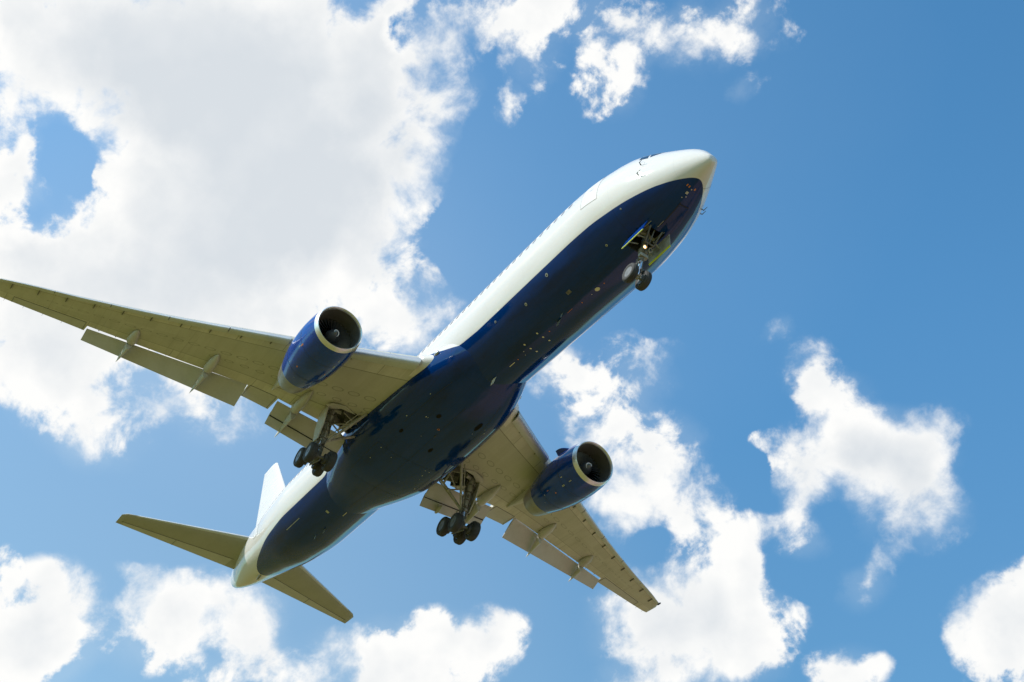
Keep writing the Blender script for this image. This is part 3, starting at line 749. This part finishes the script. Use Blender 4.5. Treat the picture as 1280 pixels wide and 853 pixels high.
    # root landing light in the glove
    lb = B(); lb.sphere((19.32, 2.62, -1.26), (.22, .12, .15)); link('landing_light', lb.mir(sg), 'steel', w)
    return w
# ---- glove ahead of the wing root
WINGS = {}
for sg in (1, -1): WINGS[sg] = make_wing(sg)
for sg in (1, -1):
    gb = B(); ss = []
    for k in range(12):
        u = k/11; y = 2.0 + 1.12*u; x0 = np.interp(y, [2.0, 2.5, 3.12], [18.0, 19.25, 20.0]); C = float(TEf(y))-float(LEx(y)); pts = []
        x1 = float(LEx(y)) + 1.35
        z0 = wz(y)-.02
        zu = surf(y, x1, True); zl = surf(y, x1, False); hgt = (zu-zl)/2; zm = (zu+zl)/2
        for a in np.linspace(-PI/2, PI/2, 17): pts.append((x1 - (x1-x0)*math.cos(a)**.9 if abs(a) < 1.57 else x1, y, zm + hgt*math.sin(a)*1.01 - (x1-x0)*math.cos(a)*.02))
        ss.append(pts)
    gb.loft(ss); gb.mir(sg); link('wing_root_glove', gb, 'white', WINGS[sg], 40)

# ---- engines
AX = Vector((1, 0, .035)).normalized()
def make_engine(sg):
    O = Vector((19.45, 8.0, -2.68))
    def P(a, r_=0, up=0): return O + AX*a
    b = B()
    b.lathe(O, AX, [(.26, 1.318), (.7, 1.385), (1.4, 1.425), (2.2, 1.425), (3.0, 1.375), (3.8, 1.27), (4.3, 1.175), (4.78, 1.065), (4.78, .98), (3.8, 1.12), (1.42, 1.24), (.26, 1.24)], 96, ring=True)
    e = link('engine', b.mir(sg), 'cowl', AIR, 30)
    # open ring, no caps
    b = B(); prof_ = [(.15, 1.150), (.05, 1.172), (0, 1.218), (.03, 1.260), (.12, 1.293), (.268, 1.323)]
    t = AX; u = t.orthogonal().normalized(); w_ = t.cross(u); n = 96
    b.loft([[O + t*a + (u*math.cos(2*PI*k/n)+w_*math.sin(2*PI*k/n))*r_ for k in range(n)] for a, r_ in prof_], cap=False)
    link('inlet_lip', b.mir(sg), 'lip', e, 60)
    b = B(); prof_ = [(.145, 1.1505), (.34, 1.14), (.60, 1.13), (1.0, 1.10), (1.5, 1.095), (1.95, 1.10)]
    b.loft([[O + t*a + (u*math.cos(2*PI*k/n)+w_*math.sin(2*PI*k/n))*r_ for k in range(n)] for a, r_ in prof_], cap=False)
    link('inlet_duct', b.mir(sg), 'duct', e, 60)
    b = B(); prof_ = [(4.70, 1.073), (4.78, 1.058), (5.3, .95), (5.75, .845), (5.98, .78), (5.96, .74), (5.3, .80), (4.4, .9)]
    b.loft([[O + t*a + (u*math.cos(2*PI*k/n)+w_*math.sin(2*PI*k/n))*r_ for k in range(n)] for a, r_ in prof_], cap=False)
    b.lathe(O+t*4.4, t, [(0, .88), (.01, .9), (.02, .5), (1.0, .3), (1.25, .02)], 32)
    link('exhaust_nozzle', b.mir(sg), 'nozzle', e, 40)
    # fan
    b = B(); nb = 33
    for k in range(nb):
        a0 = 2*PI*k/nb; ss = []
        for i in range(6):
            r_ = .36 + (1.085-.36)*i/5; tw = R(25+38*i/5); ch = .30
            c = u*math.cos(a0)+w_*math.sin(a0); s_ = u*-math.sin(a0)+w_*math.cos(a0)
            dd = t*math.cos(tw)+s_*math.sin(tw); nn = t*-math.sin(tw)+s_*math.cos(tw); ctr = O+t*1.08+c*r_
            ss.append([ctr-dd*ch/2, ctr+nn*.014, ctr+dd*ch/2, ctr-nn*.014])
        b.loft(ss)
    fan = link('fan', b.mir(sg), 'blade', e, 30)
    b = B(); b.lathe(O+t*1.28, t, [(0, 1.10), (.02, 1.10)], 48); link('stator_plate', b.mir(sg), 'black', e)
    b = B(); b.lathe(O+t*.40, t, [(-.02, .01), (.04, .075), (.15, .17), (.32, .28), (.5, .36), (.75, .38)], 40)
    pts = []
    for k in range(22):
        q = k/21; a = -1.2+q*4.6; s_ = .05+.13*q; r_ = float(np.interp(s_, [-.02, .04, .15, .32], [.01, .075, .17, .28]))+.006
        pts.append(O+t*(.40+s_) + (u*math.cos(a)+w_*math.sin(a))*r_)
    b.tube(pts, [.012+.026*math.sin(PI*k/21) for k in range(22)], 8, mi=1)
    link('spinner', b.mir(sg), ['blade', 'white'], fan, 50)
    # cowl joints
    b = B()
    for a, r_ in ((1.62, 1.428), (3.55, 1.31)):
        prof_ = [(a-.012, r_+.001), (a, r_+.004), (a+.012, r_+.001)]
        b.loft([[O + t*aa + (u*math.cos(2*PI*k/n)+w_*math.sin(2*PI*k/n))*rr for k in range(n)] for aa, rr in prof_], cap=False)
    link('cowl_seam', b.mir(sg), 'seal_blue', e)
    # strake on the inboard shoulder
    b = B(); ia = R(38); nr = Vector((0, -math.cos(ia), math.sin(ia)))
    tn = Vector((0, nr.z, -nr.y))*.02; pr_ = [O+AX*(1.0+1.05*k/10)+nr*(1.38+.36*math.sin(PI*min(k/10*.62+.0, .5)) if k else 1.38) for k in range(11)]; pr_ += [O+AX*2.12+nr*1.38]
    b.loft([[p-tn for p in pr_], [p+tn for p in pr_]]); link('strake', b.mir(sg), 'cowl', e)
    # small latches and vents on the lower cowl
    rr = random.Random(5)
    for k in range(12):
        a = rr.uniform(1.0, 4.2); an = rr.uniform(-2.6, -.5); rad = float(np.interp(a, [.7, 1.4, 2.2, 3.0, 3.8, 4.6], [1.385, 1.425, 1.425, 1.375, 1.27, 1.11]))+.004
        d_ = Vector((0, math.cos(an), math.sin(an))); c = O+AX*a+d_*rad; s_ = Vector((0, -d_.z, d_.y)); lb = B(); q = rr.uniform(.02, .045); L = rr.uniform(.03, .11)
        lb.add([c-AX*L-s_*q, c+AX*L-s_*q, c+AX*L+s_*q, c-AX*L+s_*q], [(0, 1, 2, 3)]); link('cowl_latch', lb.mir(sg), 'steel' if k % 3 else 'orange', e)
    # pylon
    b = B(); ss = []
    for x, zt_, zb_, w2 in ((21.0, -1.20, -1.5, .04), (21.4, -1.08, -1.7, .16), (22.2, -.93, -1.8, .22), (23.2, -.80, -1.8, .25), (24.4, -.8, -1.75, .26), (25.4, -.85, -1.95, .26), (26.2, -.9, -1.78, .24), (27.2, -.95, -1.52, .18), (28.2, -.95, -1.25, .08), (28.8, -.95, -1.1, .02)):
        ss.append([(x, 8.0+w2*s_, zb_+(zt_-zb_)*h_) for s_, h_ in ((-.6, 0), (.6, 0), (1, .12), (1, 1), (-1, 1), (-1, .12))])
    b.loft(ss); link('pylon', b.mir(sg), 'grey', WINGS[sg], 50)
    return e
for sg in (1, -1): make_engine(sg)

# ---- tail
def yts(c): return yt(np.minimum(c, 1))
def make_stab(sg):
    b = B(); ss = []
    def le(y): return float(np.interp(y, [.2, 1.85, 9.05, 9.31], [45.9, 46.95, 52.15, 52.6]))
    def te(y): return float(np.interp(y, [.2, .8, 9.31], [51.3, 51.5, 54.0]))
    def zz(y): return .45+(y-1)*.12
    ys = [.3, .9, 1.5, 2.5, 3.5, 4.5, 5.5, 6.5, 7.5, 8.5, 9.0, 9.2, 9.31]
    def h(y, c, up): return zz(y) + (1 if up else -1)*.10*(te(y)-le(y))*float(yts(c))*(1 if y < 9.1 else (.7 if y < 9.25 else .2))
    for y in ys:
        C = te(y)-le(y); cs = (1-np.cos(np.linspace(0, PI, 22)))/2
        pts = [(le(y)+C*c, y, h(y, c, False)) for c in cs[::-1]] + [(le(y)+C*c, y, h(y, c, True)) for c in cs[1:-1]]
        ss.append(pts)
    b.loft(ss); st = link('horizontal_stabilizer', b.mir(sg), 'stab', AIR, 40)
    b = B(); ss = []
    for y in np.linspace(1.5, 8.9, 9):
        C = te(y)-le(y); cs = np.linspace(.68, .995, 8)
        ss.append([(le(y)+C*c, y, h(y, c, False)-.006) for c in cs[::-1]] + [(le(y)+C*c, y, h(y, c, True)+.006) for c in cs])
    b.loft(ss); el = link('elevator', b.mir(sg), 'grey2', st, 40)
    b = B(); b.tube([(le(y)+(te(y)-le(y))*.675, y, h(y, .675, False)-.006) for y in np.linspace(1.4, 9.0, 9)], .02, 6)
    for y in (5.3,): b.tube([(le(y)+(te(y)-le(y))*c, y, h(y, c, False)-.01) for c in (.68, .8, .99)], .014, 6)
    link('hinge_gap', b.mir(sg), 'seal', el)
    b = B(); ss = []
    for y in np.linspace(.9, 9.1, 10):
        C = te(y)-le(y); cs = np.linspace(0, 1, 8)**1.6*.045
        ss.append([(le(y)+C*c-.006, y, h(y, c, False)-.006) for c in cs[::-1]] + [(le(y)+C*c-.006, y, h(y, c, True)+.006) for c in cs[1:]])
    b.loft(ss); link('leading_edge', b.mir(sg), 'slat', st, 50)
for sg in (1, -1): make_stab(sg)
def make_fin():
    def le(z): return float(np.interp(z, [1.8, 2.8, 3.6, 10.6, 10.88], [41.0, 43.6, 45.6, 52.12, 52.6]))
    def te(z): return float(np.interp(z, [1.8, 10.88], [51.2, 54.75]))
    b = B(); ss = []
    zs = [1.7, 2.3, 2.8, 3.3, 4, 5, 6, 7, 8, 9, 10, 10.6, 10.8, 10.88]
    def hw(z, c): return .105*(te(z)-le(z))*float(yts(c))*(1 if z < 10.7 else (.7 if z < 10.85 else .3))*(1 if z > 3.5 else .8)
    for z in zs:
        C = te(z)-le(z); cs = (1-np.cos(np.linspace(0, PI, 22)))/2
        ss.append([(le(z)+C*c, -hw(z, c), z) for c in cs[::-1]] + [(le(z)+C*c, hw(z, c), z) for c in cs[1:-1]])
    b.loft(ss); fn = link('vertical_fin', b, 'white', AIR, 40)
    b = B(); ss = []
    for z in np.linspace(3.2, 10.4, 9):
        C = te(z)-le(z); cs = np.linspace(.70, .995, 7)
        ss.append([(le(z)+C*c, -hw(z, c)-.006, z) for c in cs[::-1]] + [(le(z)+C*c, hw(z, c)+.006, z) for c in cs])
    b.loft(ss); link('rudder', b, 'white', fn, 40)
make_fin()

# ---- landing gear
def wheel(parent, c, r_, w_, sg=1, rim_face=1):
    c = Vector(c); b = B(); h = w_/2; rr = r_*.56
    b.lathe(c, (0, 1, 0), [(-h*.86, rr), (-h, r_*.70), (-h*.97, r_*.86), (-h*.72, r_*.965), (-h*.3, r_), (h*.3, r_), (h*.72, r_*.965), (h*.97, r_*.86), (h, r_*.70), (h*.86, rr), (0, rr*.97)], 40, ring=True)
    for k in (-.42, 0, .42): b.lathe(c, (0, 1, 0), [(h*k-.012, r_*.98), (h*k-.008, r_*1.004), (h*k+.008, r_*1.004), (h*k+.012, r_*.98)], 40, ring=True)
    t_ = link('tyre', b.mir(sg), 'tyre', parent, 40)
    b = B(); b.lathe(c, (0, 1, 0), [(-h*.84, rr*1.01), (-h*.86, rr*.93), (-h*.55, rr*.86), (-h*.42, rr*.55), (-h*.5, rr*.42), (-h*.8, rr*.36), (-h*.84, .02), (h*.84, .02), (h*.8, rr*.36), (h*.5, rr*.42), (h*.42, rr*.55), (h*.55, rr*.86), (h*.86, rr*.93), (h*.84, rr*1.01)], 32)
    for s_ in (-1, 1): b.lathe(c+Vector((0, s_*h*.57, 0)), (0, 1, 0), [(-.004, rr*.58), (-.004, rr*.84), (.004, rr*.84), (.004, rr*.58)], 32, mi=1, ring=True)
    for k in range(8):
        a = 2*PI*k/8
        for s_ in (-1, 1): b.cyl(c+Vector((math.cos(a)*rr*.7, s_*h*.46, math.sin(a)*rr*.7)), c+Vector((math.cos(a)*rr*.7, s_*h*.62, math.sin(a)*rr*.7)), .03, n=8)
    link('wheel_rim', b.mir(sg), ['rim', 'brake'], parent, 40)
def main_gear(sg):
    top = Vector((27.35, 4.70, -1.35)); axl = Vector((27.82, 4.67, -4.70))
    ax_f = Vector((27.10, 4.67, -4.93)); ax_r = Vector((28.55, 4.67, -4.50))
    b = B()
    mid = top.lerp(axl, .66)
    b.tube([top, top.lerp(axl, .12), top.lerp(axl, .15), top.lerp(axl, .6), top.lerp(axl, .63), mid], [.17, .17, .215, .195, .225, .225], 20)
    b.cyl((27.2, 4.2, -1.5), (27.45, 5.15, -1.42), .13)
    b.box((27.55, 4.67, -2.1), (.34, .3, .5)); b.box((27.75, 4.67, -3.3), (.36, .34, .24))
    # torque links behind
    b.tube([(27.95, 4.67, -3.35), (28.4, 4.67, -3.95), (27.98, 4.67, -4.5)], [.07, .06, .07], 8)
    b.cyl((28.05, 4.45, -3.4), (28.4, 4.62, -3.95), .035); b.cyl((28.05, 4.89, -3.4), (28.4, 4.72, -3.95), .035)
    g = link('main_landing_gear', b.mir(sg), 'strut', AIR, 40)
    b = B(); b.cyl(mid, axl, .145); link('piston', b.mir(sg), 'chrome', g)
    # bogie beam with two axles
    b = B(); b.tube([ax_f, ax_f.lerp(ax_r, .3), axl, ax_f.lerp(ax_r, .7), ax_r], [.11, .14, .2, .14, .11], 14)
    for a in (ax_f, ax_r): b.cyl(a-Vector((0, .78, 0)), a+Vector((0, .78, 0)), .085)
    b.tube([ax_f+Vector((0, 0, -.2)), ax_r+Vector((0, 0, -.2))], .045, 8)
    b.cyl(ax_f.lerp(ax_r, .2)+Vector((0, 0, .1)), top.lerp(axl, .8)+Vector((-.25, 0, 0)), .06)
    link('truck_beam', b.mir(sg), 'strutdark', g, 40)
    for a in (ax_f, ax_r):
        for s_ in (-1, 1):
            bb = B(); bb.lathe(a+Vector((0, s_*.30, 0)), (0, 1, 0), [(-.1, .1), (-.1, .29), (.1, .29), (.1, .1)], 24); link('brake', bb.mir(sg), 'brake', g)
            wheel(g, a+Vector((0, s_*.585, 0)), .585, .44, sg)
    # forward drag strut, folding side brace with its lock links
    b = B(); b.tube([(25.95, 3.15, -1.75), (26.8, 3.8, -2.65), (27.72, 4.55, -3.62)], [.075, .085, .07], 12); b.cyl((26.1, 3.45, -1.7), (27.6, 4.6, -3.45), .03)
    link('drag_strut', b.mir(sg), 'strut', g)
    b = B(); b.tube([(27.75, 2.75, -2.1), (27.75, 3.5, -2.62)], [.075, .07], 12); b.tube([(27.75, 3.5, -2.62), (27.78, 4.55, -3.45)], [.07, .075], 12); b.sphere((27.75, 3.5, -2.62), .12)
    b.cyl((27.75, 3.5, -2.6), (27.62, 4.55, -2.1), .045); b.cyl((27.95, 2.8, -2.1), (27.95, 4.5, -3.3), .035)
    link('side_brace', b.mir(sg), 'strut', g)
    # hoses and clamps running down the leg
    rr = random.Random(11 if sg > 0 else 12); b = B()
    for k in range(11):
        a = rr.uniform(0, 2*PI); pts = []
        for i in range(14):
            u_ = i/13; p_ = top.lerp(axl, .04+.92*u_); rad = .235+.05*rr.random() if u_ < .68 else .17+.08*rr.random(); a += rr.uniform(-.28, .28)
            pts.append(p_+Vector((math.cos(a)*rad, math.sin(a)*rad, 0)))
        b.tube(pts, .019, 6)
    for k in range(4):
        p_ = top.lerp(axl, .16+.15*k); b.lathe(p_, axl-top, [(-.03, .18), (-.03, .26), (.03, .26), (.03, .18)], 14, ring=True)
    for k in range(16):
        a = rr.uniform(0, 2*PI); p_ = top.lerp(axl, rr.uniform(.1, .95)); b.box(p_+Vector((math.cos(a)*.26, math.sin(a)*.26, 0)), (rr.uniform(.06, .16), rr.uniform(.06, .16), rr.uniform(.08, .22)))
    link('hydraulic_lines', b.mir(sg), 'strutdark', g, 30)
    # leg door hanging outboard of the strut
    b = B(); P_ = [(27.05, 5.05, -1.55), (28.15, 5.05, -1.5), (28.3, 5.0, -2.6), (28.1, 4.97, -3.55), (27.5, 4.97, -3.6), (27.1, 5.0, -2.7)]
    b.loft([[(x, y, z) for x, y, z in P_], [(x, y+.06, z) for x, y, z in P_]]); dd = link('gear_door', b.mir(sg), 'grey', g, 30)
    b = B()
    for z in (-2.0, -2.7, -3.3): b.cyl((27.6, 4.7, z), (27.6, 5.05, z), .04)
    link('door_link', b.mir(sg), 'strut', dd)
    # outer wing well door, hinged at the slot edge
    b = B(); P_ = [(26.55, 3.6), (26.75, 4.4), (27.2, 4.95), (27.05, 5.25), (26.6, 4.95), (26.35, 4.3)]
    z0 = lambda y: surf(y, 27, False)
    b.loft([[(x, y, z0(y)-.03-(.10 if y > 4.9 else .02)) for x, y in P_], [(x, y, z0(y)-.07-(.10 if y > 4.9 else .02)) for x, y in P_]]); link('gear_door', b.mir(sg), 'grey', g, 30)
    # ribs and boxes inside the slot
    b = B()
    for x, y in ((26.9, 3.0), (27.4, 3.5), (28.1, 3.1), (28.5, 3.6)): b.box((x, y, -1.25), (.07, 1.3, .5), Matrix.Rotation(R(25), 3, 'Z'))
    b.cyl((26.5, 3.1, -1.45), (28.8, 3.6, -1.5), .07); b.cyl((27.0, 2.7, -1.6), (28.7, 4.4, -1.55), .05)
    link('well_rib', b.mir(sg), 'strut', WINGS[sg], 30)
for sg in (1, -1): main_gear(sg)

def nose_gear():
    top = Vector((4.55, 0, -2.1)); ax = Vector((4.99, 0, -4.52)); k = top.lerp(ax, .62)
    b = B(); b.tube([top, top.lerp(ax, .5), top.lerp(ax, .52), k], [.13, .125, .15, .15], 18)
    b.cyl((4.55, -.42, -2.2), (4.55, .42, -2.2), .08); b.box(top.lerp(ax, .42), (.26, .34, .26)); b.box(top.lerp(ax, .56)+Vector((-.12, 0, 0)), (.2, .42, .16))
    g = link('nose_landing_gear', b, 'strut', AIR, 40)
    b = B(); b.cyl(k, ax, .085); link('piston', b, 'chrome', g)
    b = B(); b.cyl(ax-Vector((0, .42, 0)), ax+Vector((0, .42, 0)), .06); b.sphere(ax, (.13, .12, .13))
    b.cyl(ax+Vector((-.16, -.1, -.02)), ax+Vector((-.16, .1, -.02)), .035); link('axle', b, 'strut', g)
    for s_ in (-1, 1): wheel(g, ax+Vector((0, s_*.36, 0)), .47, .34)
    b = B(); b.tube([k+Vector((.12, 0, .1)), k+Vector((.42, 0, -.3)), ax+Vector((.1, 0, .12))], [.045, .04, .045], 8); b.tube([k+Vector((.12, .12, .1)), k+Vector((.42, .02, -.3))], .03, 8); b.tube([k+Vector((.12, -.12, .1)), k+Vector((.42, -.02, -.3))], .03, 8)
    link('torque_link', b, 'strutdark', g)
    b = B()
    for y in (-.2, .2): b.tube([(3.85, y*1.6, -2.3), (4.3, y*1.2, -2.95), (4.62, y*.6, -3.0)], [.04, .05, .05], 8)
    b.cyl((4.3, -.26, -2.95), (4.3, .26, -2.95), .04); b.cyl((4.0, 0, -2.3), (4.32, 0, -2.95), .03); link('drag_brace', b, 'strutdark', g)
    for y in (-.16, .16):
        b = B(); c = Vector((4.42, y, -3.18)); b.lathe(c, (-1, 0, -.25), [(-.1, .04), (-.06, .09), (.05, .115), (.06, .10), (.02, .09)], 20); lh = link('taxi_light', b, 'strut', g)
        b = B(); b.lathe(c, (-1, 0, -.25), [(.035, .06), (.05, .045), (.056, .01)], 20); link('lamp_lens', b, 'lamp' if y > 0 else 'glass', lh)
    rr = random.Random(4); b = B()
    for q in range(6):
        a = rr.uniform(0, 6.28); pts = []
        for i in range(9): a += rr.uniform(-.3, .3); pts.append(top.lerp(ax, .1+.8*i/8)+Vector((math.cos(a)*.16, math.sin(a)*.16, 0)))
        b.tube(pts, .014, 6)
    for q in range(8):
        a = rr.uniform(0, 6.28); b.box(top.lerp(ax, rr.uniform(.2, .9))+Vector((math.cos(a)*.15, math.sin(a)*.15, 0)), (rr.uniform(.05, .12),)*3)
    link('hydraulic_lines', b, 'strutdark', g, 30)
    for sg, y0, y1 in ((1, .62, .83), (-1, .585, .68)):
        b = B(); a0 = Vector((3.68, y0, -2.40)); a1 = Vector((5.22, y0, -2.46)); c1 = Vector((5.18, y1, -3.16)); c0 = Vector((3.66, y1, -3.10)); t_ = Vector((0, .035, .01))
        b.loft([[a0, a1, c1, c0], [a0+t_, a1+t_, c1+t_, c0+t_]]); dd = link('gear_door', b.mir(sg), 'cowl' if sg > 0 else 'strut', g, 30)
        b = B(); e_ = Vector((0, .018, -.012)); b.loft([[c0-e_*1.0, c0+e_*2.2, c0+e_*2.2+Vector((0, 0, .03)), c0-e_*1.0+Vector((0, 0, .03))], [c1-e_*1.0, c1+e_*2.2, c1+e_*2.2+Vector((0, 0, .03)), c1-e_*1.0+Vector((0, 0, .03))]]); link('door_edge', b.mir(sg), 'yellow', dd)
        b = B(); b.cyl((4.3, .2, -2.7), (4.35, y0+.1, -2.8), .035); b.cyl((4.9, .2, -2.6), (4.9, y0+.12, -2.85), .03); link('door_link', b.mir(sg), 'strut', dd)
    b = B(); b.box((4.4, .3, -2.05), (.9, .18, .4)); b.box((4.9, -.3, -1.9), (.5, .2, .5)); b.cyl((3.8, .35, -2.2), (5.3, .35, -2.1), .05); b.cyl((3.8, -.4, -2.3), (5.3, -.38, -2.1), .04)
    link('bay_fitting', b, 'strutdark', g, 30)
nose_gear()
